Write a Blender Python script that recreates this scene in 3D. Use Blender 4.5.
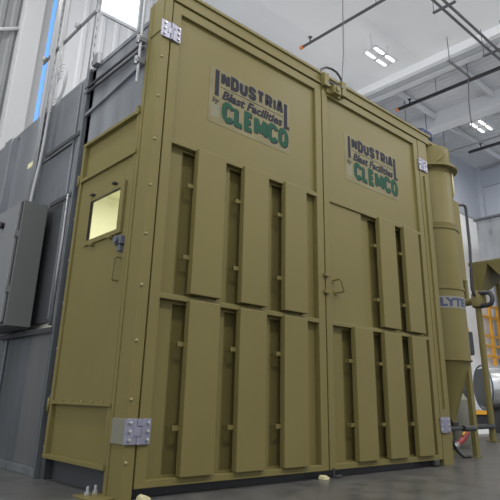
import bpy, bmesh, math, random
from mathutils import Vector, Matrix
random.seed(4)
S = bpy.context.scene
for o in list(bpy.data.objects):
    bpy.data.objects.remove(o, do_unlink=True)
COL = S.collection

# ------------------------------------------------------------------ camera
cam_d = bpy.data.cameras.new('camera')
cam = bpy.data.objects.new('camera', cam_d)
COL.objects.link(cam)
RX = Vector((0.73949555, -0.67276434, 0.02311852))
UP = Vector((-0.23899779, -0.23028822, 0.94331723))
FW = Vector((0.62930627, 0.70310417, 0.33108631))
m3 = Matrix((RX, UP, -FW)).transposed()
cam.matrix_world = Matrix.Translation((-2.0, -3.2268, 0.5929)) @ m3.to_4x4()
cam_d.sensor_width = 36.0
cam_d.lens = 36.0 * 553.1 / 500.0
cam_d.shift_y = -(250 - 205.1) / 500.0
cam_d.clip_start = 0.05
S.camera = cam

# ------------------------------------------------------------------ world, lights, exposure
W = bpy.data.worlds.new('world')
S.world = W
W.use_nodes = True
W.node_tree.nodes['Background'].inputs[0].default_value = (0.93, 0.96, 1.0, 1)
# world light, strengthened towards the west to brighten the booth's side
_n = W.node_tree.nodes; _l = W.node_tree.links
_tc = _n.new('ShaderNodeTexCoord'); _sx = _n.new('ShaderNodeSeparateXYZ'); _mr = _n.new('ShaderNodeMapRange')
_mr.inputs['From Min'].default_value = -.2; _mr.inputs['From Max'].default_value = -.95
_mr.inputs['To Min'].default_value = 0.78; _mr.inputs['To Max'].default_value = 2.1
_l.new(_tc.outputs['Generated'], _sx.inputs[0]); _l.new(_sx.outputs['X'], _mr.inputs['Value'])
_mz = _n.new('ShaderNodeMapRange')                  # world light boosted below the horizon, added to brighten the ceiling
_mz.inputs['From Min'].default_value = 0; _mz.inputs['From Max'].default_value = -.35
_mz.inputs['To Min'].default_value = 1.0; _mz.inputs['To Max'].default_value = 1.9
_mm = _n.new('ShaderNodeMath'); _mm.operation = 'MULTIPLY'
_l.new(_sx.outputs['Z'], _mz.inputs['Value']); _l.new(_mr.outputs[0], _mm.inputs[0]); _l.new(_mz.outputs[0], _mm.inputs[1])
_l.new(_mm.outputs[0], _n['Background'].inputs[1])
S.view_settings.view_transform = 'Standard'
S.view_settings.look = 'None'
S.view_settings.exposure = -0.27
S.view_settings.gamma = 1.0
LAMP_W = 200.0          # power of one high-bay lamp
INSIDE_W = 75.0         # lamp inside the booth

# ------------------------------------------------------------------ materials
MATS = {}
def mat(name, col, rough=0.5, metal=0.0, var=0.0, scale=4.0, stretch=(1, 1, 1), bump=0.0, emit=None, estr=0.0,
        rvar=0.0, spec=0.5, trans=0.0):
    m = bpy.data.materials.new(name)
    m.use_nodes = True
    nt = m.node_tree
    b = nt.nodes['Principled BSDF']
    b.inputs['Base Color'].default_value = (*col, 1)
    b.inputs['Roughness'].default_value = rough
    b.inputs['Metallic'].default_value = metal
    b.inputs['Specular IOR Level'].default_value = spec
    if trans:
        b.inputs['Transmission Weight'].default_value = trans
    if emit:
        b.inputs['Emission Color'].default_value = (*emit, 1)
        b.inputs['Emission Strength'].default_value = estr
    if var or bump or rvar:
        tc = nt.nodes.new('ShaderNodeTexCoord')
        mp = nt.nodes.new('ShaderNodeMapping')
        mp.inputs['Scale'].default_value = stretch
        nz = nt.nodes.new('ShaderNodeTexNoise')
        nz.inputs['Scale'].default_value = scale
        nz.inputs['Detail'].default_value = 5
        nt.links.new(tc.outputs['Object'], mp.inputs[0])
        nt.links.new(mp.outputs[0], nz.inputs['Vector'])
        if var:
            mr = nt.nodes.new('ShaderNodeMapRange')
            mr.inputs['From Min'].default_value = .3; mr.inputs['From Max'].default_value = .7
            mr.inputs['To Min'].default_value = 1 - var; mr.inputs['To Max'].default_value = 1 + var
            nt.links.new(nz.outputs['Fac'], mr.inputs['Value'])
            mx = nt.nodes.new('ShaderNodeMix'); mx.data_type = 'RGBA'; mx.blend_type = 'MULTIPLY'
            mx.inputs[0].default_value = 1
            mx.inputs[6].default_value = (*col, 1)
            nt.links.new(mr.outputs[0], mx.inputs[7])
            nt.links.new(mx.outputs[2], b.inputs['Base Color'])
        if rvar:
            m2 = nt.nodes.new('ShaderNodeMapRange')
            m2.inputs['From Min'].default_value = .3; m2.inputs['From Max'].default_value = .7
            m2.inputs['To Min'].default_value = max(0, rough - rvar); m2.inputs['To Max'].default_value = rough + rvar
            nt.links.new(nz.outputs['Fac'], m2.inputs['Value'])
            nt.links.new(m2.outputs[0], b.inputs['Roughness'])
        if bump:
            bp = nt.nodes.new('ShaderNodeBump')
            bp.inputs['Strength'].default_value = bump
            bp.inputs['Distance'].default_value = 0.02
            nt.links.new(nz.outputs['Fac'], bp.inputs['Height'])
            nt.links.new(bp.outputs[0], b.inputs['Normal'])
    MATS[name] = m
    return m

OLIVE = mat('olive_paint', (0.154, 0.130, 0.0475), 0.46, var=.05, scale=1.3, rvar=.06, spec=.2)
OLIVE_D = mat('olive_paint_inside', (0.12, 0.10, 0.04), 0.5)
OLIVE_L = mat('olive_bolt', (0.24, 0.205, 0.10), 0.4)
GALV = mat('galvanised_sheet', (0.21, 0.222, 0.24), 0.34, metal=.5, var=.28, scale=1.2, stretch=(1, 2.5, .5), rvar=.1)  # colour noise widened to imitate shiny streaks on the sheets
GALV_SHADE = mat('galvanised_floor_shade', (0.150, 0.153, 0.153), 0.35, metal=.35, var=.10, scale=2, stretch=(1, 3, .4))  # colour darkened to carry the shading near the floor
GALV_D = mat('galvanised_dark', (.115, .125, .135), .42, metal=.4, var=.2, scale=2, stretch=(1, 3, .4))  # darkened for shading near the floor; also the colour of dark ribs
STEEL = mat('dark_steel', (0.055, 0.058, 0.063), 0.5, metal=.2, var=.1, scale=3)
STRUT = mat('zinc_strut', (0.22, 0.225, 0.24), 0.4, metal=.5, var=.1, scale=6)
CONDUIT = mat('conduit_metal', (0.32, 0.325, 0.33), 0.4, metal=.4)
HINGE = mat('hinge_zinc', (0.235, 0.235, 0.30), 0.4, metal=.3, var=.15, scale=20)
BOLT = mat('bolt_zinc', (0.42, 0.42, 0.41), 0.3, metal=.6)
GREY = mat('cabinet_grey', (0.115, 0.12, 0.118), 0.5, var=.03, scale=3)
GREY_L = mat('cabinet_door_grey', (0.16, 0.165, 0.17), 0.5)
BLACK = mat('black_rubber', (0.015, 0.015, 0.017), 0.5)
IRON = mat('black_iron', (0.03, 0.03, 0.033), 0.45)
WHITE = mat('white_metal_wall', (0.60, 0.605, 0.62), 0.6, var=.02, scale=1)
WHITE_B = mat('white_liner', (0.86, 0.86, 0.86), 0.6)
WGREY = mat('grey_wall_sheet', (0.40, 0.43, 0.49), 0.6, var=.03, scale=1)
PILA = mat('pilaster_paint', (0.46, 0.46, 0.465), 0.6)
DGREYW = mat('dark_bay_sheet', (0.20, 0.207, 0.21), 0.6, var=.05, scale=2)
CEIL = mat('white_ceiling', (0.88, 0.88, 0.88), 0.7, var=.03, scale=.6)
DECK = mat('grey_roof_deck', (0.62, 0.63, 0.65), 0.6, var=.04, scale=1.5)
BEAM = mat('beam_grey', (0.33, 0.34, 0.35), 0.5)
PIPE = mat('pipe_grey', (0.10, 0.10, 0.105), 0.5)
ORANGE = mat('orange_cap', (0.75, 0.22, 0.07), 0.5)
YEL = mat('safety_yellow', (0.86, 0.42, 0.03), 0.45)
FLOORM = None
TUBE = mat('led_tube', (1, 1, 1), 0.5, emit=(1, 0.98, 0.94), estr=4.5)
BLUEGLOW = mat('sky_strip_pane', (0.2, 0.45, 0.9), 0.4, emit=(0.10, 0.33, 0.86), estr=.9)
DAYPANE = mat('daylight_pane', (0.9, 0.95, 1), 0.4, emit=(0.86, 0.93, 1.0), estr=1.05)
MOTORB = mat('motor_blue', (0.035, 0.05, 0.12), 0.4)
RED = mat('red_hose', (0.30, 0.035, 0.035), 0.45)
CREAM = mat('pale_yellow', (0.62, 0.58, 0.34), 0.5)
SILVER = mat('silver_sheet', (0.68, 0.69, 0.71), 0.22, metal=.75, var=.08, scale=4)
INWHITE = mat('inside_white', (0.80, 0.80, 0.66), 0.6)
INLAMP = mat('inside_lamp', (1, 1, 1), 0.5, emit=(1, .98, .86), estr=5)
ST_BACK = mat('sticker_film', (0.160, 0.140, 0.068), 0.45, spec=.2, var=.12, scale=5)
ST_GREY = mat('sticker_grey', (0.19, 0.185, 0.14), 0.45, spec=.2, var=.2, scale=40, stretch=(1, 1, 4))
INK = mat('ink_black', (0.016, 0.017, 0.026), 0.6, spec=.15)
INK_S = mat('ink_white_edge', (0.42, 0.42, 0.40), 0.4)
GREEN = mat('ink_green', (0.010, 0.060, 0.034), 0.6, spec=.15)
INK_B = mat('ink_blue', (0.035, 0.04, 0.10), 0.5)
SIGNB = mat('sign_plate_grey', (0.19, 0.19, 0.16), 0.4)

# polished concrete
def concrete():
    m = bpy.data.materials.new('polished_concrete'); m.use_nodes = True
    nt = m.node_tree; b = nt.nodes['Principled BSDF']
    tc = nt.nodes.new('ShaderNodeTexCoord')
    n1 = nt.nodes.new('ShaderNodeTexNoise'); n1.inputs['Scale'].default_value = 3.4; n1.inputs['Detail'].default_value = 9
    n1.inputs['Roughness'].default_value = .65
    n2 = nt.nodes.new('ShaderNodeTexNoise'); n2.inputs['Scale'].default_value = 60; n2.inputs['Detail'].default_value = 3
    nt.links.new(tc.outputs['Object'], n1.inputs['Vector']); nt.links.new(tc.outputs['Object'], n2.inputs['Vector'])
    ad = nt.nodes.new('ShaderNodeMath'); ad.operation = 'MULTIPLY_ADD'
    ad.inputs[1].default_value = .35
    nt.links.new(n2.outputs['Fac'], ad.inputs[0]); nt.links.new(n1.outputs['Fac'], ad.inputs[2])
    cr = nt.nodes.new('ShaderNodeValToRGB')
    cr.color_ramp.elements[0].position = .42; cr.color_ramp.elements[0].color = (.044, .044, .043, 1)
    cr.color_ramp.elements[1].position = .95; cr.color_ramp.elements[1].color = (.135, .134, .130, 1)
    nt.links.new(ad.outputs[0], cr.inputs[0]); nt.links.new(cr.outputs[0], b.inputs['Base Color'])
    b.inputs['Roughness'].default_value = .30
    b.inputs['Specular IOR Level'].default_value = .22
    return m
FLOORM = concrete()

# ------------------------------------------------------------------ mesh builder
class MB:
    def __init__(self):
        self.bm = bmesh.new(); self.mats = []; self.cur = 0
    def use(self, m):
        if m not in self.mats: self.mats.append(m)
        self.cur = self.mats.index(m); return self
    def _mark(self, faces, smooth=False):
        for f in faces:
            f.material_index = self.cur; f.smooth = smooth
    def box(self, x0, x1, y0, y1, z0, z1, bev=0.0, mtx=None):
        t = bmesh.new()
        bmesh.ops.create_cube(t, size=1)
        for v in t.verts:
            v.co = Vector((x0 + (v.co.x + .5) * (x1 - x0), y0 + (v.co.y + .5) * (y1 - y0), z0 + (v.co.z + .5) * (z1 - z0)))
        if bev > 0:
            bmesh.ops.bevel(t, geom=t.edges[:], offset=bev, segments=2, affect='EDGES', profile=.5)
        return self._merge(t, mtx)
    def _merge(self, t, mtx=None, smooth=False):
        bmesh.ops.recalc_face_normals(t, faces=t.faces[:])
        vm = {}
        for v in t.verts:
            vm[v] = self.bm.verts.new(mtx @ v.co if mtx else v.co)
        for f in t.faces:
            try:
                nf = self.bm.faces.new([vm[v] for v in f.verts])
            except ValueError:
                continue
            nf.material_index = self.cur; nf.smooth = smooth or f.smooth
        t.free(); return self
    def quad(self, pts):
        vs = [self.bm.verts.new(p) for p in pts]
        f = self.bm.faces.new(vs); self._mark([f]); return self
    def prism(self, pts, d):
        """closed outline pts (3D, planar) pushed by vector d"""
        d = Vector(d); t = bmesh.new()
        a = [t.verts.new(Vector(p)) for p in pts]; b = [t.verts.new(Vector(p) + d) for p in pts]
        t.faces.new(a); t.faces.new(list(reversed(b)))
        n = len(a)
        for i in range(n):
            t.faces.new([a[i], b[i], b[(i + 1) % n], a[(i + 1) % n]])
        return self._merge(t)
    def tube(self, pts, r, n=10, caps=True, smooth=True):
        P = [Vector(p) for p in pts]
        rr = r if isinstance(r, (list, tuple)) else [r] * len(P)
        rings = []; t = bmesh.new()
        prev = None
        for i, p in enumerate(P):
            if i == 0: d = P[1] - P[0]
            elif i == len(P) - 1: d = P[-1] - P[-2]
            else: d = (P[i + 1] - p).normalized() + (p - P[i - 1]).normalized()
            d.normalize()
            if prev is None:
                a = d.orthogonal().normalized()
            else:
                a = (prev - d * prev.dot(d)).normalized()
            prev = a; b = d.cross(a)
            rings.append([t.verts.new(p + (a * math.cos(2 * math.pi * k / n) + b * math.sin(2 * math.pi * k / n)) * rr[i]) for k in range(n)])
        for i in range(len(rings) - 1):
            for k in range(n):
                f = t.faces.new([rings[i][k], rings[i][(k + 1) % n], rings[i + 1][(k + 1) % n], rings[i + 1][k]]); f.smooth = smooth
        if caps:
            t.faces.new(rings[0]); t.faces.new(rings[-1])
        return self._merge(t)
    def lathe(self, prof, c=(0, 0, 0), n=40, axis='z', smooth=True):
        t = bmesh.new(); rings = []
        for r, z in prof:
            ring = []
            for k in range(n):
                a = 2 * math.pi * k / n
                x, y = math.cos(a) * r, math.sin(a) * r
                if axis == 'z': p = (x, y, z)
                elif axis == 'x': p = (z, x, y)
                else: p = (x, z, y)
                ring.append(t.verts.new(Vector(p) + Vector(c)))
            rings.append(ring)
        for i in range(len(rings) - 1):
            for k in range(n):
                f = t.faces.new([rings[i][k], rings[i][(k + 1) % n], rings[i + 1][(k + 1) % n], rings[i + 1][k]])
                f.smooth = smooth
        t.faces.new(rings[0]); t.faces.new(rings[-1])
        return self._merge(t)
    def build(self, name, parent=None, m=None):
        if m is not None:
            self.mats = [m] if not self.mats else self.mats
        self.bm.normal_update()
        for ed in self.bm.edges:
            if len(ed.link_faces) == 2 and ed.calc_face_angle(0) > .6: ed.smooth = False
        me = bpy.data.meshes.new(name); self.bm.to_mesh(me); self.bm.free()
        for mm in self.mats: me.materials.append(mm)
        o = bpy.data.objects.new(name, me); COL.objects.link(o)
        if parent is not None:
            o.parent = parent
            off = Vector((0, 0, 0)); p = parent
            while p is not None:
                off += p.location; p = p.parent
            o.location = -off
        return o

def mb(m): return MB().use(m)

def tag(o, label=None, cat=None, group=None, kind=None):
    if label: o['label'] = label
    if cat: o['category'] = cat
    if group: o['group'] = group
    if kind: o['kind'] = kind
    return o

def thing(name, label, cat, loc, group=None):
    o = bpy.data.objects.new(name, None); COL.objects.link(o)
    o.location = loc; o.empty_display_size = .1
    return tag(o, label, cat, group)

def struct(o): o['kind'] = 'structure'; return o

def copy_tree(root, delta, label=None):
    r = root.copy(); COL.objects.link(r); r.location = root.location + Vector(delta)
    if label: r['label'] = label
    for ch in list(root.children):
        c = ch.copy(); COL.objects.link(c); c.parent = r
        for g in list(ch.children):
            d = g.copy(); COL.objects.link(d); d.parent = c
    return r

# ------------------------------------------------------------------ text as mesh (built-in font)
def text_bm(target, body, x, y, z, width, height, shear=0.0, bold=0.0, m=None, depth=.0012, sx=None):
    cu = bpy.data.curves.new('lettering', 'FONT')
    cu.body = body; cu.size = 1.0; cu.shear = shear; cu.offset = bold; cu.resolution_u = 3
    to = bpy.data.objects.new('lettering', cu); COL.objects.link(to)
    dg = bpy.context.evaluated_depsgraph_get(); dg.update()
    me = bpy.data.meshes.new_from_object(to.evaluated_get(dg))
    xs = [v.co.x for v in me.vertices]; ys = [v.co.y for v in me.vertices]
    x0, x1, y0, y1 = min(xs), max(xs), min(ys), max(ys)
    target.use(m)
    vm = [target.bm.verts.new(Vector((x + (v.co.x - x0) / (x1 - x0) * width, y, z + (v.co.y - y0) / (y1 - y0) * height))) for v in me.vertices]
    for p in me.polygons:
        try:
            f = target.bm.faces.new([vm[i] for i in p.vertices]); f.material_index = target.cur
        except ValueError:
            pass
    bpy.data.objects.remove(to, do_unlink=True); bpy.data.curves.remove(cu); bpy.data.meshes.remove(me)

# ================================================================== SETTING
H = 9.0; YN = 5.4; XE = 17.2; XW = -6.0; YS = -7.0
struct(mb(FLOORM).box(XW, XE, YS, YN, -.1, 0).build('floor'))
# ceiling : white insulated bays, then a greyer deck east of the girder
c = mb(CEIL)
c.box(XW, 9.45, YS, YN, H, H + .1)
for k in range(9):                                    # soft folds of the insulation facing between purlins
    y = -6.8 + k * 1.35
    c.prism([(XW, y, H), (XW, y + .30, H - .02), (XW, y + .60, H)], (9.4 - XW, 0, 0))
c.use(DECK).box(9.45, XE, YS, YN, H, H + .1)
for k in range(44):
    x = 9.6 + k * .17
    c.box(x, x + .06, YS, YN, H - .012, H)
struct(c.build('ceiling'))
# north wall, white corrugated sheet with window openings at x 1.70..2.55 (z 7.6..9) and the sky strip
w = mb(WHITE)
def wall_seg(x0, x1, z0, z1, m=WHITE, pitch=.28):
    w.use(m).box(x0, x1, YN, YN + .12, z0, z1)
    n = max(1, int((x1 - x0) / pitch))
    for k in range(n):
        a = x0 + (k + .3) * (x1 - x0) / n
        w.prism([(a, YN, z0), (a + .03, YN - .03, z0), (a + .09, YN - .03, z0), (a + .12, YN, z0)], (0, 0, z1 - z0))
w.use(DGREYW); wall_seg(XW, .30, 0, H, DGREYW, .20)
wall_seg(.88, 1.66, 0, H)
wall_seg(1.66, 2.53, 0, 7.62)
wall_seg(2.62, 9.0, 0, H)
wall_seg(.79, .88, 0, 4.2)
w.use(WHITE_B).box(9.0, XE, YN, YN + .12, 0, 6.85)
w.use(WGREY).box(9.0, XE, YN, YN + .12, 6.85, H)
w.use(BEAM).box(9.0, XE, YN - .015, YN, 6.82, 6.88)
struct(w.build('wall_north'))
# pilaster on the north wall
p = mb(PILA).box(.30, .62, YN - .22, YN + .1, 0, H, .01)
p.box(.62, .78, YN - .10, YN + .1, 0, H, .01)
struct(p.build('trim_pilaster'))
struct(mb(BLUEGLOW).box(.79, .88, YN + .02, YN + .05, 4.2, H).build('window_2'))
wn = mb(DAYPANE).box(1.66, 2.53, YN + .03, YN + .06, 7.62, H)
wn.use(BEAM).box(2.53, 2.62, YN - .03, YN + .1, 7.5, H)
wn.use(WHITE).box(1.62, 2.56, YN - .04, YN + .02, 7.56, 7.62)
struct(wn.build('window_1'))
struct(mb(WHITE).tube([(-1.5, YN - .06, 5.39), (.36, YN - .06, 6.49)], .03).build('trim_brace_rod'))
# east wall with girts
e = mb(WGREY).box(XE, XE + .12, YS, YN, 0, H)
for z in (4.6, 5.8, 7.0, 8.2):
    e.use(WGREY).box(XE - .10, XE, YS, YN, z, z + .07)
e.use(BEAM).box(XE - .06, XE, YS, YN, H - .1, H)
e.use(WGREY).box(XE - .16, XE, YN - .16, YN, 0, H)
struct(e.build('wall_east'))
# girders under the ceiling
b = mb(BEAM).box(9.60, 9.64, YS, YN, H - .36, H)
b.use(CEIL).box(9.45, 9.60, YS, YN, H - .22, H)
b.use(DECK).box(9.64, 9.85, YS, YN, H - .36, H - .32)
struct(b.build('trim_girder_near'))
b = mb(DECK).box(12.2, 12.32, YS, YN, H - .5, H)
b.box(12.05, 12.47, YS, YN, H - .55, H - .5)
struct(b.build('trim_girder_far'))
b = mb(DECK)
for y in (-3.0, -1.2, .6, 2.4, 4.2):
    b.box(9.75, XE - .1, y, y + .06, H - .22, H - .03)
struct(b.build('trim_purlins'))

# ================================================================== BOOTH
booth = thing('blast_booth', 'large olive painted steel blast booth with double front doors and galvanised side', 'blast booth', (1.86, 2.3, 0))
Z1 = 3.66
# corner post (left)
p = mb(OLIVE)
p.box(-.09, -.012, 0.0, .19, 0, Z1 + .01, .004)
p.box(-.099, -.088, .165, .205, 0.0, Z1, .003)
p.box(-.099, -.088, -.005, .165, 3.34, Z1 + .012, .003)
p.box(-.088, -.014, -.010, 0.002, 3.34, Z1, .003)
post = p.build('corner_post', booth)
for z in (.21, .575, .937, 1.303, 1.662, 2.025, 2.39, 2.75, 3.1):
    mb(OLIVE_L).lathe([(.004, -.012), (.010, -.008), (.011, .002)], (-.074, 0, z), 8, 'y').build('bolt', post)
mb(OLIVE).box(-.24, -.01, .06, .31, 0, .014, .003).build('base_plate', post)
for x, y in ((-.17, .255), (-.10, .285)):
    s = mb(BOLT).lathe([(.02, .014), (.02, .03), (.011, .031), (.011, .06), (.008, .062)], (x, y, 0), 8)
    s.build('anchor_bolt', post)
# corner post (right)
p = mb(OLIVE)
p.box(3.628, 3.80, 0.0, .05, 0, Z1 + .01, .004)
p.box(3.80, 3.825, 0.0, .22, 0, Z1 + .01, .004)
p.box(3.70, 3.715, -.02, 0, .55, 3.2, .003)
p.build('corner_post', booth)
# header over the doors
h = mb(OLIVE)
h.box(-.09, 3.92, .01, .12, Z1 + .012, 3.80, .004)
h.box(-.10, 3.95, -.006, .16, 3.795, 3.825, .003)
h.box(-.09, 3.90, -.012, .02, Z1 + .012, Z1 + .035, .003)
h.build('header', booth)
mb(IRON).box(.0, 3.62, .10, .17, 0, .085).build('door_gap_shade', booth)  # dark strip standing in for the shade in the gap below the doors
# roof and hidden walls (galvanised)
mb(GALV).box(.06, 3.82, .12, 4.6, 3.66, 3.72).build('roof_sheet', booth)
mb(GALV).box(3.76, 3.80, .22, 4.6, 0, 3.66).build('side_sheet', booth)
mb(GALV).box(-.02, 3.80, 4.56, 4.6, 0, 3.66).build('back_sheet', booth)
inn = mb(INWHITE)
inn.box(.02, 3.74, .18, .20, .05, 3.6)                # inner faces, lit by the booth's own lamp
inn.box(3.70, 3.72, .18, 4.5, .05, 3.6)
inn.box(.02, 3.74, 4.48, 4.5, .05, 3.6)
inn.box(.02, 3.74, .18, 4.5, 3.56, 3.6)
inn.box(.02, 3.74, .18, 4.5, .0, .03)
inn.box(.0, .02, 1.15, 4.5, .03, 3.6)
inn.box(.0, .02, .18, 1.15, 2.3, 3.6); inn.box(.0, .02, .18, 1.15, .22, 1.6)
inn.build('lining', booth)
for y in (.9, 2.2, 3.5):
    mb(INLAMP).box(1.0, 2.4, y, y + .12, 3.50, 3.555).build('inside_lamp', booth)

# ---- big doors
GL = {
 'I': [((.5, 0), (.5, 1))],
 'N': [((0, 0), (0, 1)), ((1, 0), (1, 1)), ((.04, 1), (.96, 0))],
 'D': [((.5, 0), (0, 0), (0, 1), (.55, 1), (.88, .92), (1, .72), (1, .28), (.88, .08), (.5, 0))],
 'U': [((0, 1), (0, .28), (.12, .08), (.38, 0), (.62, 0), (.88, .08), (1, .28), (1, 1))],
 'S': [((1, .72), (.95, .9), (.65, 1), (.35, 1), (.05, .9), (0, .75), (.08, .6), (.5, .5), (.92, .4), (1, .25), (.95, .1), (.65, 0), (.35, 0), (.05, .1), (0, .28))],
 'T': [((.5, 0), (.5, 1)), ((-.1, 1), (1.1, 1))],
 'R': [((0, 0), (0, 1), (.6, 1), (.95, .9), (1, .72), (.92, .55), (.6, .45), (.1, .45)), ((.55, .45), (1, 0))],
 'A': [((0, 0), (.38, 1), (.62, 1), (1, 0)), ((.15, .28), (.85, .28))],
 'L': [((0, 1), (0, 0), (1, 0))],
 'C': [((1, .77), (.93, .91), (.68, 1), (.32, 1), (.07, .86), (0, .65), (0, .35), (.07, .14), (.32, 0), (.68, 0), (.93, .09), (1, .23))],
 'E': [((1, 1), (0, 1), (0, 0), (1, 0)), ((.1, .5), (.85, .5))],
 'M': [((0, 0), (0, 1)), ((1, 0), (1, 1)), ((.05, 1), (.5, .15)), ((.95, 1), (.5, .15))],
 'O': [((.5, 1), (.25, .97), (.06, .83), (0, .62), (0, .38), (.06, .17), (.25, .03), (.5, 0), (.75, .03), (.94, .17), (1, .38), (1, .62), (.94, .83), (.75, .97), (.5, 1))],
}
def stroke(s, pts, w, y):
    n = len(pts); P = [Vector((p[0], p[1])) for p in pts]
    closed = (P[0] - P[-1]).length < 1e-6
    L = []
    for i in range(n):
        d0 = (P[i] - P[i - 1]) if i > 0 else ((P[0] - P[-2]) if closed else P[1] - P[0])
        d1 = (P[i + 1] - P[i]) if i < n - 1 else ((P[1] - P[0]) if closed else P[-1] - P[-2])
        d0 = d0.normalized(); d1 = d1.normalized()
        t = (d0 + d1).normalized(); nr = Vector((-t.y, t.x))
        L.append(nr * (w / 2) / max(.5, nr.dot(Vector((-d1.y, d1.x)))))
    for i in range(n - 1):
        q = [P[i] + L[i], P[i + 1] + L[i + 1], P[i + 1] - L[i + 1], P[i] - L[i]]
        s.quad([(v.x, y, v.y) for v in q])
def block_text(s, word, x, y, z, width, height, w, gap, m):
    s.use(m)
    rel = {'I': .34, 'M': 1.25, 'N': 1.05, 'L': .85, 'E': .85}
    tot = sum(rel.get(c, 1) for c in word)
    un = (width - gap * (len(word) - 1)) / tot
    for c in word:
        W = un * rel.get(c, 1); k = 0
        for st in GL[c]:
            stroke(s, [(x + w / 2 + p[0] * max(W - w, .0001), z + w / 2 + p[1] * (height - w)) for p in st], w if c != 'I' else min(w, W), y - .0002 * k)
            k += 1
        x += W + gap
def sticker(door, dx):
    def X(v): return v + dx
    s = mb(ST_BACK).box(X(.425), X(1.385), .0280, .0300, 2.740, 3.270)
    y = .0272
    s.use(ST_GREY)
    for k in range(6):                       # block of tiny print left of the big word
        s.quad([(X(.452), y, 2.805 + k * .02), (X(.540), y, 2.805 + k * .02), (X(.540), y, 2.817 + k * .02), (X(.452), y, 2.817 + k * .02)])
    s.use(INK)
    s.quad([(X(.482), y, 3.0), (X(.527), y, 3.0), (X(.527), y, 3.252), (X(.482), y, 3.252)])
    block_text(s, 'NDUSTRIA', X(.545), y, 3.118, .760, .138, .040, .006, INK)
    s.use(INK)
    s.quad([(X(1.312), y, 2.985), (X(1.358), y, 2.985), (X(1.358), y, 3.25), (X(1.312), y, 3.25)])
    s.quad([(X(1.358), y, 2.985), (X(1.385), y, 2.985), (X(1.385), y, 3.02), (X(1.358), y, 3.02)])
    s.quad([(X(.545), y, 3.098), (X(1.30), y, 3.098), (X(1.30), y, 3.105), (X(.545), y, 3.105)])
    text_bm(s, 'Blast Facilities', X(.560), y, 2.992, .735, .092, shear=.30, bold=.048, m=INK)
    text_bm(s, 'by', X(.462), y, 2.918, .075, .066, shear=.25, bold=.03, m=INK)
    block_text(s, 'CLEMCO', X(.576), y, 2.782, .80, .192, .048, .004, INK)
    block_text(s, 'CLEMCO', X(.566), y - .001, 2.793, .80, .190, .046, .006, GREEN)
    return s.build('sticker', door)

SLATS = {}
def big_door(x0, x1, slats_up, slats_low, plate, hinge_side):
    d = thing('door', None, None, ((x0 + x1) / 2, .03, .06))
    d.parent = booth; d.location = Vector(((x0 + x1) / 2, .03, .06)) - booth.location
    f = mb(OLIVE)
    B = .004
    f.box(x0, x0 + .082, 0, .09, .06, Z1, B)
    f.box(x1 - .088, x1, 0, .09, .06, Z1, B)
    f.box(x0 + .07, x1 - .07, .001, .09, 3.575, Z1, B)
    f.box(x0 + .07, x1 - .07, .001, .09, .06, .105, B)
    f.box(x0 + .07, x1 - .07, .002, .09, 2.412, 2.452, B)
    f.box(x0 + .07, x1 - .07, .002, .09, 1.236, 1.272, B)
    f.build('frame', d)
    # skin : flat at the top, lower fields open behind each slat
    k = mb(OLIVE)
    k.box(x0 + .06, x1 - .06, .030, .05, 2.44, 3.60)
    def field(z0, z1, sl, xs=None):
        cur = x0 + .06
        if xs: cur = xs
        for (a, bb) in sl:
            k.box(cur, a - .095, .055, .07, z0, z1)
            k.box(a - .095, bb + .02, .055, .07, z0, z0 + .03)
            k.box(a - .095, bb + .02, .055, .07, z1 - .035, z1)
            cur = bb + .02
        k.box(cur, x1 - .06, .055, .07, z0, z1)
        k.box(x0 + .06, x1 - .06, .105, .12, z0, z1)
    if plate:
        k.box(plate[0], plate[1], .018, .07, 1.26, 2.43, .003)
    field(1.26, 2.43, slats_up, plate[0] if plate else None)
    field(.09, 1.25, slats_low)
    k.build('skin', d)
    for (sl, zz0, zz1, clips) in ((slats_up, 1.292, 2.432, (2.118, 1.56)), (slats_low, .107, 1.250, (.942, .40))):
        for (a, bb) in sl:
            s = mb(OLIVE).box(a, bb, -.028, .028, zz0, zz1, .005).build('slat_cover', d)
            for zc in clips:
                for sg in (-1, 1):
                    xa = a if sg < 0 else bb
                    c = mb(OLIVE)
                    lo, hi = (xa - .065, xa + .004) if sg < 0 else (xa - .004, xa + .035)
                    c.box(lo, hi, .012, .020, zc - .016, zc + .016, .002)
                    e_ = lo if sg < 0 else hi - .008
                    c.box(e_, e_ + .008, .012, .06, zc - .016, zc + .016, .002)
                    c.build('clip', d)
    return d

dl = big_door(0.0, 1.822, [(.318, .600), (.800, 1.080), (1.283, 1.560)], [(.318, .598), (.796, 1.076), (1.278, 1.556)], None, -1)
dl['label'] = 'left door with six slat covers'
dr = big_door(1.838, 3.6155, [(2.684, 2.972), (3.142, 3.430)], [(2.204, 2.484), (2.672, 2.966), (3.150, 3.424)], (1.925, 2.43), 1)
dr['label'] = 'right door with five slat covers and pull handle'
sticker(dl, 0)
sticker(dr, 1.790)
# handle, clamps
hd = mb(OLIVE).tube([(1.945, .03, 1.645), (1.945, -.075, 1.645), (1.947, -.085, 1.635), (1.985, -.085, 1.545), (1.985, -.075, 1.535), (1.985, .03, 1.535)], .009, 8)
hd.box(1.925, 1.965, .008, .02, 1.625, 1.665, .002); hd.box(1.965, 2.005, .008, .02, 1.515, 1.555, .002)
hd.build('handle', dr)
for z in (1.675, 1.52):
    c = mb(OLIVE).box(1.795, 1.865, -.022, .002, z - .014, z + .014, .003)
    c.tube([(1.806, -.03, z), (1.806, 0, z)], .008, 8)
    c.build('clamp', dl)
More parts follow.
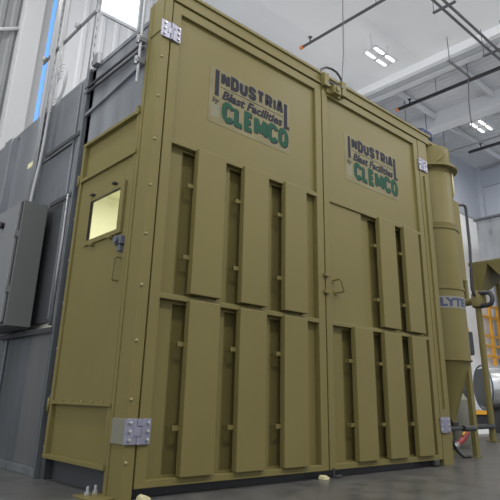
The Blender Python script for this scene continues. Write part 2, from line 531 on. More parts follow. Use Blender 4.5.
# hinges : two leaves, a three-part knuckle and six bolts
def hinge(x, z, sgn, label):
    hgt = .15
    hg = thing('hinge', None, None, (x, -.01, z)); hg.parent = booth; hg.location = Vector((x, -.01, z)) - booth.location
    hg['label'] = label
    for a in (-1, 1):
        lw = .10 if a == sgn else .085
        lo, hi = (x - lw, x - .016) if a < 0 else (x + .016, x + lw)
        mb(HINGE).box(lo, hi, -.016, -.004, z - hgt / 2, z + hgt / 2, .002).build('leaf', hg)
    for i, (k0, k1) in enumerate(((-.075, -.032), (-.028, .028), (.032, .075))):
        k = mb(HINGE).tube([(x, -.012, z + k0), (x, -.012, z + k1)], .015, 12)
        s_ = -1 if i % 2 else 1
        k.box(min(x, x + s_ * .035), max(x, x + s_ * .035), -.020, -.012, z + k0, z + k1, .001)
        k.build('knuckle', hg)
    for dx in (-.068, .062):
        for dz in (-.05, 0, .05):
            mb(BOLT).lathe([(.005, -.028), (.011, -.026), (.011, -.014)], (x + dx, 0, z + dz), 6, 'y', False).build('bolt', hg)
    return hg
hb = hinge(-.006, .387, -1, 'lower left hinge with a side plate'); hinge(-.006, 3.355, -1, 'upper left hinge')
hinge(3.685, .387, 1, 'lower right hinge'); hinge(3.685, 3.335, 1, 'upper right hinge')
mb(mat('dull_plate', (.17, .165, .125), .45)).box(-.102, -.090, -.010, .160, .312, .462, .002).build('side_plate', hb)
# top latch between the doors
l = mb(OLIVE)
l.box(1.83, 1.905, -.05, .02, 3.652, 3.80, .004)
l.box(2.115, 2.185, -.05, .02, 3.640, 3.815, .004)
l.box(1.90, 2.12, -.02, .01, 3.60, 3.655, .004)
l.box(1.955, 2.07, -.07, .0, 3.605, 3.70, .008)
l.use(STEEL).tube([(1.89, -.04, 3.715), (2.13, -.04, 3.73)], .014, 10)
l.use(OLIVE).tube([(2.01, -.085, 3.66), (2.01, .0, 3.66)], .03, 12)
l.build('latch', booth)

# ---- side: man door set in a frame
XS = -.10
f = mb(OLIVE)
f.box(-.112, -.03, 1.085, 1.125, .164, 2.70, .003)
f.box(-.118, -.03, .19, 1.125, 2.67, 2.70, .003)
f.box(-.118, -.03, .19, 1.09, 2.325, 2.358, .003)
f.box(-.112, -.03, .19, 1.09, .525, .545, .003)
f.box(-.118, -.03, .19, 1.125, .150, .178, .003)
f.box(-.075, -.04, .18, 1.10, 2.35, 2.68)
f.box(-.075, -.04, .18, 1.10, .17, .53)
f.box(-.104, -.03, .20, .235, .18, 2.68, .003)
f.box(-.125, -.09, .20, .225, 2.655, 2.73, .004)
fr = f.build('side_frame', booth)
for y in (.32, .47, .62, .78, .93, 1.06):
    mb(OLIVE_L).lathe([(.007, .545), (.007, .554), (.004, .556)], (-.104, y, 0), 6).build('bolt', fr)
dd = mb(OLIVE)   # the leaf with a window opening
y0, y1, z0, z1 = .235, 1.085, .545, 2.325
wy0, wy1, wz0, wz1 = .355, .862, 1.762, 2.100
dd.box(-.094, -.075, y0, wy0, z0, z1, .002); dd.box(-.094, -.075, wy1, y1, z0, z1, .002)
dd.box(-.094, -.075, wy0, wy1, z0, wz0); dd.box(-.094, -.075, wy0, wy1, wz1, z1)
sd = dd.build('side_door', booth)
sd['label'] = 'side access door with small lit window'
wf = mb(OLIVE)
a = .045
wf.box(-.118, -.094, wy0 - .055, wy0, wz0 - .04, wz1 + .04, .004); wf.box(-.106, -.094, wy1, wy1 + .04, wz0 - .04, wz1 + .04, .003)
wf.box(-.112, -.094, wy0, wy1, wz0 - .04, wz0, .004); wf.box(-.104, -.094, wy0, wy1, wz1, wz1 + .03, .003)
wf.use(BLACK).box(-.106, -.085, wy1 - .006, wy1, wz0, wz1); wf.box(-.105, -.085, wy0, wy1, wz1 - .005, wz1)
wf.build('window_frame', sd)
gl = bpy.data.materials.new('clear_glass'); gl.use_nodes = True
gb = gl.node_tree.nodes['Principled BSDF']
gb.inputs['Base Color'].default_value = (.96, .97, .92, 1); gb.inputs['Roughness'].default_value = .03
gb.inputs['Transmission Weight'].default_value = 1.0; gb.inputs['IOR'].default_value = 1.1
mb(gl).box(-.090, -.086, wy0 + .0, wy1 - .0, wz0 + .0, wz1 - .0).build('window_glass', sd)
for y, z in ((.83, 2.150), (.467, 2.152), (.74, 1.708), (.448, 1.712)):
    mb(IRON if z > 2 else OLIVE).box(-.130, -.09, y - .02, y + .02, z - .008, z + .008, .003).build('window_clip', sd)
k = mb(mat('lock_blue_grey', (.085, .092, .115), .45))
k.box(-.135, -.09, .245, .335, 1.625, 1.69, .006)
k.tube([(-.155, .29, 1.66), (-.12, .29, 1.66)], .028, 12)
k.box(-.125, -.09, .262, .300, 1.575, 1.625, .004)
k.build('lock', sd)
mb(OLIVE_D).tube([(-.09, .275, 1.53), (-.135, .275, 1.53), (-.142, .282, 1.523), (-.142, .292, 1.372), (-.135, .292, 1.365), (-.09, .292, 1.365)], .007, 8).build('handle', sd)
for z in (2.35, .52):
    mb(OLIVE).tube([(-.118, 1.125, z - .05), (-.118, 1.125, z + .05)], .012, 8).build('door_hinge', sd)
# recessed plinth below the side frame
mb(STEEL).box(-.02, .0, .19, 1.20, 0, .165).build('plinth', booth)

# ---- galvanised side sheets (left flank of the booth)
def sheet(name, y0, y1, z0, z1, m, x=-.075, lab=None, bev=.004):
    o = mb(m).box(x, x + .03, y0, y1, z0, z1, bev).build(name, booth)
    if lab: o['label'] = lab
    return o
sheet('side_sheet', .14, 1.20, 2.70, 3.53, GALV, -.085, 'grey sheet above the side door')
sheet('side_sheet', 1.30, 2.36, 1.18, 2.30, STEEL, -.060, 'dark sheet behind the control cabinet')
sheet('side_sheet', 1.30, 2.36, 2.30, 2.86, GALV, -.060)
sheet('side_sheet', 1.30, 2.36, 2.88, 3.53, GALV, -.060)
sheet('side_sheet', 1.30, 1.80, .06, 1.10, GALV_SHADE, -.060, 'galvanised sheet at floor level, darkened for shade')
sheet('side_sheet', 1.80, 2.36, .06, 1.10, GALV_D, -.058)
sheet('side_sheet', 2.38, 3.06, .06, 3.53, GALV, -.075)
sheet('side_sheet', 3.28, 4.60, .06, 3.53, GALV, -.075)
g = mb(GALV).box(-.16, -.04, 3.06, 3.28, .0, 3.44, .006).build('side_rib', booth)
g = mb(STEEL)
g.box(-.085, -.02, 1.125, 1.20, 0, 3.53, .003)
jam = g.build('side_rib', booth)
mb(GALV_D).box(-.10, -.06, 1.226, 1.31, .06, 1.07, .004).build('side_rib', booth)
mb(GALV_D).box(-.125, -.03, 1.20, 1.225, 0, 3.53, .003).build('side_rib', booth)
for z in (.22, .58, .94, 1.303, 1.66, 2.02, 2.38):
    mb(BOLT).lathe([(.004, -.012), (.010, -.008), (.011, .002)], (0, 0, 0), 8, 'x').build('bolt', jam).location += Vector((-.085, 1.165, z))
g = mb(GALV)
g.box(-.095, -.055, 1.225, 2.40, .0, .06, .004)
g.box(-.095, -.055, .14, 1.20, 3.50, 3.545, .003); g.box(-.062, -.03, 1.225, 4.6, 3.50, 3.545, .003)
for y in (1.36, 1.44, 2.3): g.box(-.085, -.05, y, y + .03, 1.2, 3.5, .003)
g.build('side_rib', booth)
mb(GALV).prism([(-.11, .20, 3.16), (-.11, 1.2, 3.05), (-.11, 1.2, 3.02), (-.11, .20, 3.13)], (.03, 0, 0)).build('side_rib', booth)

# cable loop over the latch and hanging drop wire
tag(mb(BLACK).tube([(1.852, .03, 3.822), (1.872, .03, 3.885), (1.957, .03, 3.945), (2.05, .03, 3.967), (2.124, .03, 3.962), (2.18, .03, 3.93), (2.206, .03, 3.895), (2.213, .03, 3.822)], .012, 8).build('air_hose'),
    'thin black hose arching above the door latch', 'hose')
tag(mb(PIPE).tube([(2.24, .06, 3.80), (2.30, .06, 4.3), (2.36, .06, 6.0), (2.40, .06, H)], .006, 6).build('drop_wire'),
    'thin wire hanging from the ceiling above the middle of the booth', 'wire')
# pale door stops on the floor under the doors
for (x, y, lb) in ((.055, -.030, 'small pale yellow wedge under the left door near its hinge'), (1.752, -.005, 'small pale yellow wedge on the floor under the door seam')):
    o = mb(CREAM).prism([(x - .035, y - .03, .002), (x + .035, y - .03, .002), (x + .028, y - .03, .018), (x - .005, y - .03, .032), (x - .03, y - .03, .022)], (0, .06, 0)).build('door_wedge')
    tag(o, lb, 'wedge')
dbt = mb(IRON).tube([(1.87, -.01, .075), (1.87, -.01, .02), (1.90, -.02, .012), (1.94, -.03, .02)], .009, 8)
dbt.build('drop_bolt', dr)
mb(IRON).box(3.43, 3.53, -.01, .03, .012, .06, .004).build('drop_bolt', dr)

# ================================================================== CABINET, STRUTS, CONDUITS
cab = thing('control_cabinet', 'grey steel control cabinet hung on the strut frame left of the booth', 'cabinet', (-.24, 2.1, 1.15))
mb(GREY).box(-.345, -.121, 1.72, 2.52, 1.14, 2.272, .004).build('body', cab)
cd = mb(GREY_L).box(-.375, -.350, 1.745, 2.50, 1.165, 2.25, .006).build('door', cab)
cd['label'] = 'lighter grey door'
kb = mb(BLACK).lathe([(.03, -.012), (.03, 0), (.012, .0), (.012, .012), (.034, .014), (.036, .03), (.030, .036)], (0, 0, 0), 16, 'x')
for v in kb.bm.verts: v.co = Vector((-.378 - max(0, v.co.x) - (.0 if v.co.x >= 0 else 0), 2.10 + v.co.y, 2.095 + v.co.z))
kb.use(RED).box(-.42, -.412, 2.09, 2.115, 2.085, 2.12)
kb.build('knob', cd)
kb = mb(STRUT)
for z in (1.45, 1.95): kb.box(-.385, -.34, 1.728, 1.745, z - .03, z + .03, .003)
kb.build('door_hinge', cab)
kb = mb(IRON).box(-.352, -.344, 1.735, 2.51, 1.155, 2.262).build('door_gasket', cab)
kb = mb(STEEL)
kb.box(-.20, -.121, 1.78, 2.46, 1.125, 1.14, .002)
kb.build('mounting_plate', cab)

sf = thing('strut_rack', 'galvanised slotted strut rack rising on the booth flank behind the cabinet', 'strut frame', (-.13, 1.9, 0))
def channel(y, z0, z1, nm='upright'):
    u = mb(STRUT)
    u.box(-.103, -.064, y - .02, y + .02, z0, z1)
    u.use(IRON)
    for k in range(int((z1 - z0) / .10)):
        if z0 + k * .1 > 2.9: u.box(-.088, -.080, y - .0208, y - .0150, z0 + .04 + k * .10, z0 + .085 + k * .10)
    return u.build(nm, sf)
channel(1.285, 1.08, 6.2); channel(2.31, 1.08, 6.2)
def rail(y0, y1, z, m=STRUT):
    u = mb(m).box(-.120, -.104, y0, y1, z - .02, z + .02, .002)
    u.use(IRON).box(-.1206, -.119, y0 + .02, y1 - .02, z - .006, z + .006)
    return u.build('crossbar', sf)
rail(1.25, 2.56, 4.235); rail(1.25, 2.02, 2.875, STEEL); rail(1.25, 1.70, 2.272, STEEL); rail(1.24, 2.56, 1.095, STEEL)
for y, z in ((1.62, 4.235), (2.46, 4.235)):
    mb(BOLT).lathe([(.03, -.02), (.03, .02)], (-.142, y, z), 8, 'x').build('clamp', sf)
mb(CREAM).box(-.128, -.121, 2.28, 2.46, 2.86, 2.92, .003).build('clamp', sf)
# conduits
tag(mb(CONDUIT).tube([(-.15, 2.12, 2.275), (-.15, 2.12, 2.44), (-.15, 2.10, 2.55), (-.15, 2.04, 2.80), (-.15, 2.02, 3.0), (-.15, 1.96, 4.4), (-.15, 1.92, 6.4)], .018, 10).build('conduit'),
    'pale bent conduit rising from the top of the cabinet', 'conduit', 'conduits feeding the cabinet')
for i, (y, lb) in enumerate(((2.17, 'thin straight conduit beside the bent conduit above the cabinet'), (2.21, 'second thin straight conduit from the bent conduit'), (2.25, 'third thin straight conduit from the bent conduit'))):
    tag(mb(CONDUIT).tube([(-.14, y, 2.275), (-.14, y, 6.4)], .011, 8).build('conduit'), lb, 'conduit', 'conduits feeding the cabinet')
tag(mb(STRUT).tube([(-.14, 1.25, 2.26), (-.14, 1.25, 1.12)], .014, 10).build('conduit'), 'pale vertical conduit between the cabinet and the side door', 'conduit')
for i, (z, lb) in enumerate(((3.325, 'upper of two dark tubes along the grey sheet above the side door'), (3.265, 'lower of two dark tubes along the grey sheet above the side door'))):
    tag(mb(STEEL).tube([(-.117, .215, z), (-.117, 1.24, z)], .013, 8).build('sensing_tube'), lb, 'tube', 'tubes above the side door')
tag(mb(STRUT).box(-.145, -.097, 1.02, 1.12, 3.50, 3.62, .006).build('junction_box'), 'small grey junction box on the top edge of the grey sheet', 'junction box')
hr = thing('hanger_rod', 'white hanging rod with two clamps beside the top of the corner post', 'rod', (-.15, .20, 3.0))
mb(WHITE).tube([(-.15, .215, 2.93), (-.15, .215, 5.5)], .012, 8).build('rod', hr)
for z in (3.32, 3.12):
    r_ = mb(STRUT).box(-.18, -.106, .19, .24, z - .02, z + .02, .004); r_.tube([(-.175, .215, z - .035), (-.175, .215, z + .035)], .016, 8); r_.build('clamp', hr)
# coil of pale cable hung on the frame
cl = mb(CONDUIT)
for i in range(5):
    r0 = .11 + i * .03
    pts = [(-.20 - .004 * i, 1.72 + r0 * math.cos(a), 3.50 + r0 * 1.1 * math.sin(a)) for a in [2 * math.pi * k / 32 for k in range(33)]]
    cl.tube(pts, .0035, 5)
tag(cl.build('cable_coil'), 'coil of thin pale cable hanging on the strut frame', 'cable')
tag(mb(PIPE).tube([(1.75, YN - .06, 7.52), (2.3, YN - 2.4, 5.6), (2.6, 2.0, 3.725)], .010, 6).build('stay_cable'), 'thin dark cable slanting down from the daylight window to the booth roof', 'cable')

# ================================================================== DUST COLLECTOR
DC = (4.79, .53, 0)
dcx, dcy = DC[0], DC[1]
dc = thing('dust_collector', 'tall olive cylindrical dust collector with cone bottom beside the booth', 'dust collector', DC)
R0 = .30
mb(OLIVE).lathe([(R0 + .01, 2.89), (R0, 2.92), (R0, 3.69)], DC, 48).build('body_section', dc)
mb(OLIVE).lathe([(R0 + .01, 2.02), (R0 + .01, 2.82)], DC, 48).build('body_section', dc)
mb(OLIVE).lathe([(R0 + .01, 1.12), (R0 + .01, 2.0)], DC, 48).build('body_section', dc)
for z0, z1, r in ((2.80, 2.83, .325), (1.985, 2.025, .322), (1.10, 1.125, .325), (3.69, 3.73, .39)):
    mb(OLIVE).lathe([(r - .01, z0), (r, z0 + .004), (r, z1 - .004), (r - .01, z1)], DC, 48).build('ring_flange', dc)
mb(OLIVE).lathe([(R0, 2.83), (R0 + .01, 2.89)], DC, 48).build('ring_flange', dc)
mb(OLIVE).lathe([(.07, .38), (.07, .44), (R0 - .005, 1.10)], DC, 48).build('cone', dc)
mb(IRON).lathe([(.09, .30), (.09, .38), (.075, .385)], DC, 24).build('discharge_valve', dc)
# plenum on top, with a brace
q = mb(OLIVE).lathe([(.25, 3.73), (.255, 3.75), (.255, 4.03), (.24, 4.05)], (dcx + .05, dcy - .03, 0), 40)
q.build('plenum', dc)
mb(OLIVE).tube([(dcx - .30, dcy - .18, 3.66), (dcx - .03, dcy - .28, 3.93)], .016, 8).build('brace', dc)
q = mb(MOTORB).lathe([(.04, -.17), (.085, -.15), (.09, .09), (.07, .11), (.05, .16)], (4.60, .45, 4.20), 20, 'x')
for kx in range(6): q.lathe([(.097, -.11 + kx * .035), (.097, -.10 + kx * .035)], (4.60, .45, 4.20), 20, 'x')
q.build('fan_motor', dc)
mb(OLIVE).box(4.44, 4.90, .36, .54, 4.06, 4.105, .004).build('motor_shelf', dc)
# long vertical fin and inlet box
vR = Vector((.74, -.67, 0))
def at_angle(r, z, ang):
    return (dcx + r * math.cos(ang), dcy + r * math.sin(ang), z)
A0 = math.radians(-61)
q = mb(CREAM); a = A0 - .12  # pale colour stands in for the bright reflection on the fin
q.tube([at_angle(R0 + .012, 3.32, a), at_angle(R0 + .012, 3.66, a)], .012, 6)
q.build('highlight_fin', dc)
mb(OLIVE).box(4.90, 5.08, .27, .50, 2.15, 3.28, .01).build('inlet_box', dc)
# legs
for (x, y) in ((4.905, .30), (4.50, .74), (5.10, .72)):
    mb(OLIVE).box(x - .04, x + .04, y - .03, y + .03, 0.012, 1.75, .004).build('leg', dc)
    mb(OLIVE).box(x - .07, x + .08, y - .04, y + .09, 0, .012, .002).build('leg', dc)
# name plate following the shell
ang_c = math.atan2(-1, -.55)
s = mb(SIGNB)
N = 14; r = R0 + .0135
A1, A2 = math.radians(-154), math.radians(-79)
angs = [A1 + (A2 - A1) * k / N for k in range(N + 1)]
for k in range(N):
    s.quad([at_angle(r, 1.745, angs[k]), at_angle(r, 1.745, angs[k + 1]), at_angle(r, 1.895, angs[k + 1]), at_angle(r, 1.895, angs[k])])
tmp = MB()
text_bm(tmp, 'LYTE', 0, 0, 0, 1, 1, bold=.06, m=INK_B)
bmesh.ops.subdivide_edges(tmp.bm, edges=[e_ for e_ in tmp.bm.edges if abs(e_.verts[0].co.x - e_.verts[1].co.x) > .15], cuts=2)
s.use(INK_B); vm = {}
for v in tmp.bm.verts:
    vm[v] = s.bm.verts.new(at_angle(r + .002, 1.765 + v.co.z * .11, A1 + .05 + v.co.x * (A2 - A1 - .10)))
for f_ in tmp.bm.faces:
    nf = s.bm.faces.new([vm[v] for v in f_.verts]); nf.material_index = s.cur
tmp.bm.free()
s.build('name_plate', dc)
# small fittings on the collector
q = mb(CREAM).box(5.10, 5.16, .36, .42, 2.60, 2.70, .006); q.build('solenoid', dc)
q = mb(CREAM).tube([(5.13, .35, 2.38), (5.13, .35, 2.55)], .026, 10); q.build('solenoid', dc)
q = mb(OLIVE).tube([(5.13, .37, 2.2), (5.13, .37, 2.75)], .02, 8); q.tube([(5.05, .42, 2.28), (5.17, .36, 2.28)], .018, 8); q.build('pulse_pipe', dc)
q = mb(OLIVE).box(5.02, 5.26, .42, .60, 1.72, 2.12, .02); q.tube([(5.2, .36, 1.95), (5.2, .36, 2.2)], .03, 10); q.build('valve_body', dc)

# hoses at the collector's foot
tag(mb(IRON).tube([(3.86, .10, .345), (4.10, .18, .335), (4.50, .24, .33)], .022, 10).use(IRON).tube([(4.50, .22, .33), (4.72, .20, .33)], .034, 10).build('air_pipe'),
    'short black horizontal pipe with coupling next to the lower right hinge', 'pipe')
tag(mb(BLACK).tube([(4.20, .40, .49), (4.34, .40, .52), (4.50, .40, .47), (4.60, .40, .36), (4.60, .40, .20), (4.54, .40, .10)], .014, 8).build('hose'),
    'black hose looping over the black pipe beside the collector', 'hose')
tag(mb(BLACK).tube([(4.28, .30, .40), (4.34, .30, .20), (4.46, .30, .08), (4.58, .30, .018), (4.72, .28, .018)], .016, 8).build('hose'),
    'black hose running down to the floor beside the booth post', 'hose')
hz = mb(RED).tube([(4.84, .50, .13), (4.94, .48, .18), (5.04, .46, .26)], .034, 10)
hz.use(CONDUIT).tube([(4.78, .51, .10), (4.84, .50, .13)], .04, 10)
hz.use(YEL).tube([(4.93, .47, .235), (5.00, .46, .285), (5.05, .45, .33)], .014, 8)
hz.use(IRON).tube([(4.78, .51, .10), (4.70, .54, .05), (4.62, .56, .03), (4.45, .55, .03)], .028, 10)
tag(hz.build('blast_hose'), 'red hose with yellow stripe behind the collector leg', 'hose')
# grey pot shape standing in for the corrugated panel behind the cone
pt = thing('panel_stand_in', 'dull grey pot shape standing in for a corrugated panel behind the collector cone', 'pressure pot', (6.12, 1.20, 0))
mb(mat('pot_grey', (.15, .15, .12), .5, var=.1)).lathe([(.17, .0), (.21, .08), (.21, .66), (.14, .76), (.05, .78)], (6.12, 1.20, 0), 28).build('vessel', pt)
mb(IRON).lathe([(.05, .78), (.05, .84), (.09, .84), (.09, .88)], (6.12, 1.20, 0), 16).build('valve', pt)

# ================================================================== MEDIA HOPPER further right
hp = thing('media_hopper', 'olive steel media hopper on a tall leg right of the dust collector', 'hopper', (8.0, 1.4, 0))
q = mb(OLIVE)
X0, X1 = 7.95, 9.0
q.box(X0, X1, .2, 1.64, 3.07, 3.13, .006)
def pyramid(ya, yb, yc, z0=3.07, z1=2.56):
    t = [(X0, ya, z0), (X1, ya, z0), (X1, yb, z0), (X0, yb, z0)]
    bq = [(X0 + .05, yc - .07, z1), (X0 + .2, yc - .07, z1), (X0 + .2, yc + .07, z1), (X0 + .05, yc + .07, z1)]
    for i in range(4):
        q.quad([t[i], t[(i + 1) % 4], bq[(i + 1) % 4], bq[i]])
    q.quad(bq)
pyramid(1.27, 1.62, 1.53); pyramid(.22, 1.27, .80)
q.build('bin', hp)
q = mb(OLIVE).tube([(8.0, 1.555, .02), (8.0, 1.555, 2.62)], .055, 14)
q.build('leg', hp); mb(OLIVE).box(7.92, 8.08, 1.47, 1.64, 0, .02, .003).build('leg', hp)
q = mb(OLIVE).lathe([(.10, 2.28), (.13, 2.30), (.13, 2.52), (.09, 2.58)], (8.0, 1.53, 0), 20)
q.tube([(8.0, 1.85, 2.40), (8.0, 1.52, 2.42)], .07, 12)
q.build('valve', hp)
q = mb(IRON).tube([(7.93, 1.48, 2.53), (7.92, 1.33, 2.53), (7.92, 1.27, 2.51), (7.92, 1.24, 2.46), (7.92, 1.24, 2.38), (7.92, 1.27, 2.32), (7.92, 1.33, 2.30), (7.93, 1.48, 2.30)], .042, 12)
q.build('elbow_pipe', hp)
for x, y in ((8.92, .30), (8.92, 1.55)):
    mb(OLIVE).tube([(x, y, 0), (x, y, 3.09)], .05, 12).build('leg', hp)
# J shaped black pipe
mb(IRON).tube([(7.64, 1.55, 4.20), (7.73, 1.5, 4.215), (7.80, 1.5, 4.21), (7.83, 1.5, 4.16), (7.82, 1.5, 3.4), (7.80, 1.54, 2.62), (7.85, 1.54, 2.50), (7.95, 1.53, 2.46)], .028, 10).build('riser_pipe', hp)
mb(IRON).tube([(6.9, 1.40, .255), (7.4, 1.45, .255), (7.96, 1.50, .255)], .04, 10).build('return_pipe', hp)

# blast machine, bench and tank further back
bm_ = thing('vacuum_unit', 'dark machine with silver canister seen between collector and hopper leg', 'machine', (8.6, 2.35, 0))
mb(IRON).box(8.30, 8.78, 2.2, 2.65, .0, .72, .02).build('base_cabinet', bm_)
mb(STEEL).lathe([(.13, .72), (.15, .74), (.15, 1.02), (.12, 1.08)], (8.60, 2.35, 0), 24).build('canister', bm_)
mb(SILVER).lathe([(.10, 1.08), (.14, 1.12), (.13, 1.36), (.05, 1.46)], (8.60, 2.35, 0), 24).build('filter_head', bm_)
mb(IRON).box(8.60, 8.96, 2.18, 2.5, 1.52, 1.98, .03).build('motor_housing', bm_)
mb(IRON).tube([(8.78, 2.4, .70), (8.80, 2.4, 1.55)], .06, 10).build('neck', bm_)
mb(YEL).box(8.62, 8.76, 2.165, 2.18, 1.96, 2.05, .004).build('warning_tag', bm_)
bn = thing('steel_bench', 'low black bench with an orange edge and a white foot behind the hopper leg', 'bench', (10.55, 3.05, 0))
mb(YEL).box(10.16, 10.85, 2.90, 2.95, .395, .475, .004).build('edge_strip', bn)
mb(IRON).box(10.12, 10.86, 2.95, 3.30, .12, .48, .01).build('body', bn)
mb(WHITE_B).box(10.10, 10.86, 2.92, 3.32, 0, .12, .005).build('foot', bn)
tk = thing('silver_drum', 'horizontal silver metal drum on a dark cradle at the right edge', 'drum', (11.25, 3.2, 0))
mb(SILVER).lathe([(.42, 11.22), (.46, 11.23), (.50, 11.26), (.50, 12.9), (.46, 12.96)], (0, 3.2, .98), 40, 'x').build('shell', tk)
mb(mat('blue_grey_ring', (.10, .14, .18), .4)).tube([(11.24, 3.2 + .50 * math.cos(q_ * math.pi / 20), .98 + .50 * math.sin(q_ * math.pi / 20)) for q_ in range(41)], .02, 8).build('ring', tk)
mb(STEEL).lathe([(.10, 11.19), (.42, 11.20), (.43, 11.225)], (0, 3.2, .98), 36, 'x').build('end_cap', tk)
for x in (11.45, 12.5): mb(STEEL).box(x, x + .2, 2.8, 3.6, 0, .58, .01).build('cradle', tk)
tk.rotation_euler = (0, 0, math.radians(-40))
# orange guard railing against the white wall
gr = thing('guard_railing', 'orange guard railing in front of the white wall behind the hopper', 'railing', (16.3, 5.25, 0))
yr = 5.22
for z in (3.72, 3.34, 2.72, 2.40, 2.08):
    mb(YEL).box(15.78, 17.05, yr - .03, yr + .03, z - .035, z + .035, .004).build('rail', gr)
for x in (16.42, 17.0):
    mb(YEL).box(x - .05, x + .05, yr - .04, yr + .04, 0, 3.78, .004).build('post', gr)
# tall grey enclosure by the east wall
en = thing('grey_enclosure', 'grey sheet enclosure with dark top edge carried on the far right wall', 'enclosure', (14.6, 2.6, 0))
mb(GALV).box(14.0, XE - .11, 1.2, 4.2, 4.35, 5.93, .01).build('casing', en)
mb(STEEL).box(13.96, XE - .11, 1.16, 4.26, 5.93, 6.0, .006).build('cap', en)
for y in (1.6, 3.8):
    mb(STEEL).prism([(XE - .11, y, 4.35), (XE - .11, y, 3.4), (14.6, y, 4.35)], (0, .06, 0)).build('bracket', en)

# ================================================================== OVERHEAD
def lamp_unit(name, x, y, z, label):
    t = thing(name, label, 'light', (x, y, z), 'high bay lights')
    hs = mb(WHITE)
    hs.box(x - .45, x + .45, y - .20, y + .20, z + .012, z + .06, .006)
    hs.box(x - .05, x + .05, y - .20, y + .20, z + .0, z + .012)
    hs.build('housing', t)
    for dy in (-.125, .125):
        for dx in (-.225, .225):
            mb(TUBE).box(x + dx - .165, x + dx + .165, y + dy - .026, y + dy + .026, z - .010, z + .012, .004).build('led_strip', t)
    for dx in (-.35, .35):
        mb(PIPE).tube([(x + dx, y, z + .06), (x + dx, y, H)], .004, 5).build('suspension_wire', t)
    return t
L1 = lamp_unit('high_bay_light', 7.93, 3.26, 8.5, 'lit twin-strip ceiling light above the middle of the booth')
L2 = copy_tree(L1, (5.15, 0, 0), 'lit twin-strip ceiling light above the dust collector, near the far wall')
def lamp_light(x, y, z, pw):
    ld = bpy.data.lights.new('high_bay_lamp', 'AREA'); ld.shape = 'RECTANGLE'; ld.size = .85; ld.size_y = .38
    ld.energy = pw; ld.color = (1, .97, .92)
    lo = bpy.data.objects.new('high_bay_lamp', ld); COL.objects.link(lo); lo.location = (x, y, z - .03)
lamp_light(7.93, 3.26, 8.5, LAMP_W); lamp_light(13.08, 3.26, 8.5, LAMP_W)
lamp_light(-2.35, 3.26, 8.5, LAMP_W)  # unseen light, added to brighten the booth's left side
copy_tree(L1, (-2.35 - 7.93, 0, 0), 'lit twin-strip ceiling light added out of view left of the booth')
for x in (-2.35, 2.8, 7.93, 13.08):              # unseen fixtures south of the booth, added for the hall's lighting
    for y in (-1.9, -6.0):
        copy_tree(L1, (x - 7.93, y - 3.26, 0), 'lit twin-strip ceiling light added out of view south of the booth')
        lamp_light(x, y, 8.5, LAMP_W * (.3 if y > -4 else 1.7))
# lamps inside the booth
ld = bpy.data.lights.new('booth_lamp', 'AREA'); ld.shape = 'RECTANGLE'; ld.size = 1.4; ld.size_y = 2.6; ld.energy = INSIDE_W; ld.color = (1, .98, .84)
lo = bpy.data.objects.new('booth_lamp', ld); COL.objects.link(lo); lo.location = (1.8, 2.2, 3.46)

# sprinkler pipes
sp = thing('sprinkler_pipe', 'dark sprinkler pipe with an orange end cap above the booth', 'pipe', (6.28, 4.3, 8.5))
mb(PIPE).tube([(6.28, 4.28, 8.5), (6.28, YS, 8.5)], .035, 10).build('tube', sp)
mb(ORANGE).tube([(6.28, 4.36, 8.5), (6.28, 4.27, 8.5)], .045, 10).build('end_cap', sp)
q = mb(PIPE)
q.tube([(6.28, 4.05, 8.53), (6.28, 4.05, 8.64)], .018, 8); q.lathe([(.05, 8.64), (.05, 8.655)], (6.28, 4.05, 0), 10); q.build('sprinkler_head', sp)
for y in (2.2, -1.4, -5): mb(PIPE).tube([(6.28, y, 8.53), (6.28, y, H)], .008, 6).build('hanger', sp)
sp = thing('sprinkler_pipe', 'thick black sprinkler pipe crossing above the right end of the booth', 'pipe', (10.4, 4.3, 8.5))
mb(IRON).tube([(10.42, 4.40, 8.5), (10.42, YS, 8.5)], .05, 10).build('tube', sp)
mb(ORANGE).tube([(10.42, 4.46, 8.5), (10.42, 4.38, 8.5)], .058, 10).build('end_cap', sp)
q = mb(IRON); q.tube([(10.42, 4.02, 8.5), (10.42, 4.02, 8.66)], .02, 8); q.lathe([(.05, 8.66), (.05, 8.675)], (10.42, 4.02, 0), 10); q.build('sprinkler_head', sp)
for y in (3.2, .2, -3): mb(PIPE).tube([(10.42, y, 8.53), (10.42, y, H)], .008, 6).build('hanger', sp)
sp = thing('sprinkler_pipe', 'black sprinkler pipe near the far corner above the dust collector', 'pipe', (14.53, 4.4, 8.5))
mb(IRON).tube([(14.53, 4.40, 8.5), (14.53, YS, 8.5)], .05, 10).build('tube', sp)
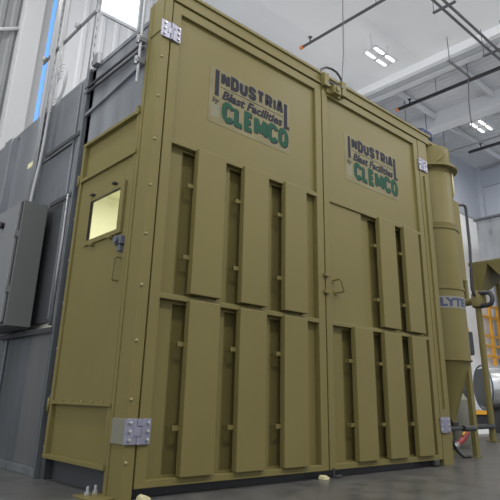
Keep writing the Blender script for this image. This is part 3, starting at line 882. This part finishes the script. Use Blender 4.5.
q = mb(IRON); q.tube([(14.53, 3.98, 8.5), (14.53, 3.98, 8.66)], .02, 8); q.lathe([(.05, 8.66), (.05, 8.675)], (14.53, 3.98, 0), 10); q.build('sprinkler_head', sp)
for y in (3.2, .2, -3): mb(PIPE).tube([(14.53, y, 8.53), (14.53, y, H)], .008, 6).build('hanger', sp)
tag(mb(BEAM).tube([(14.15, 5.3, 8.55), (14.15, YS, 8.55)], .03, 8).build('ceiling_conduit'), 'pale grey conduit running beside the far black sprinkler pipe', 'conduit')
tag(mb(BEAM).tube([(9.86, 5.3, 8.72), (9.86, YS, 8.72)], .025, 8).build('ceiling_conduit'), 'grey conduit running along the near ceiling girder', 'conduit')
# pair of parallel pipes running east
pr = thing('twin_pipes', 'pair of parallel dark pipes on brackets crossing the ceiling at upper right', 'pipes', (9, 1.25, 8.5))
for y, z in ((1.200, 8.3), (1.054, 8.3)):
    mb(PIPE).tube([(2.0, y, z), (16.8, y, z)], .03, 8).build('tube', pr)
for x in (4.5, 7.10, 9.3, 12.0, 15.4):
    q = mb(PIPE).box(x - .03, x + .03, .88, 1.38, 8.24, 8.27); q.tube([(x, .90, 8.25), (x, .90, H)], .008, 6); q.tube([(x, 1.36, 8.25), (x, 1.36, H)], .008, 6); q.build('bracket', pr)
# short strut trapeze with rods
tr = thing('strut_trapeze', 'short strut bar on thin rods below the deck beside the black pipe', 'strut', (9.45, 2.05, 8.3))
mb(STRUT).box(8.93, 10.0, 2.03, 2.08, 8.28, 8.32).build('bar', tr)
for x in (9.0, 9.9): mb(PIPE).tube([(x, 2.055, 8.3), (x, 2.055, H)], .010, 6).build('rod', tr)
mb(PIPE).tube([(9.93, 2.07, 8.3), (10.3, 2.3, 7.75), (10.75, 2.5, 7.4)], .014, 6).build('drop_cord', tr)
# drop wires further back
for (x, y, z, lb) in ((10.6, 4.3, 7.3, 'thin drop wire hanging left of the roof motor'), (11.9, 4.4, 7.4, 'thin drop wire hanging right of the roof motor'), (13.3, 4.6, 7.5, 'thin drop wire hanging above the dust collector lid')):
    tag(mb(PIPE).tube([(x, y, z), (x, y, H)], .010, 6).build('drop_wire'), lb, 'wire', 'drop wires over the far bay')
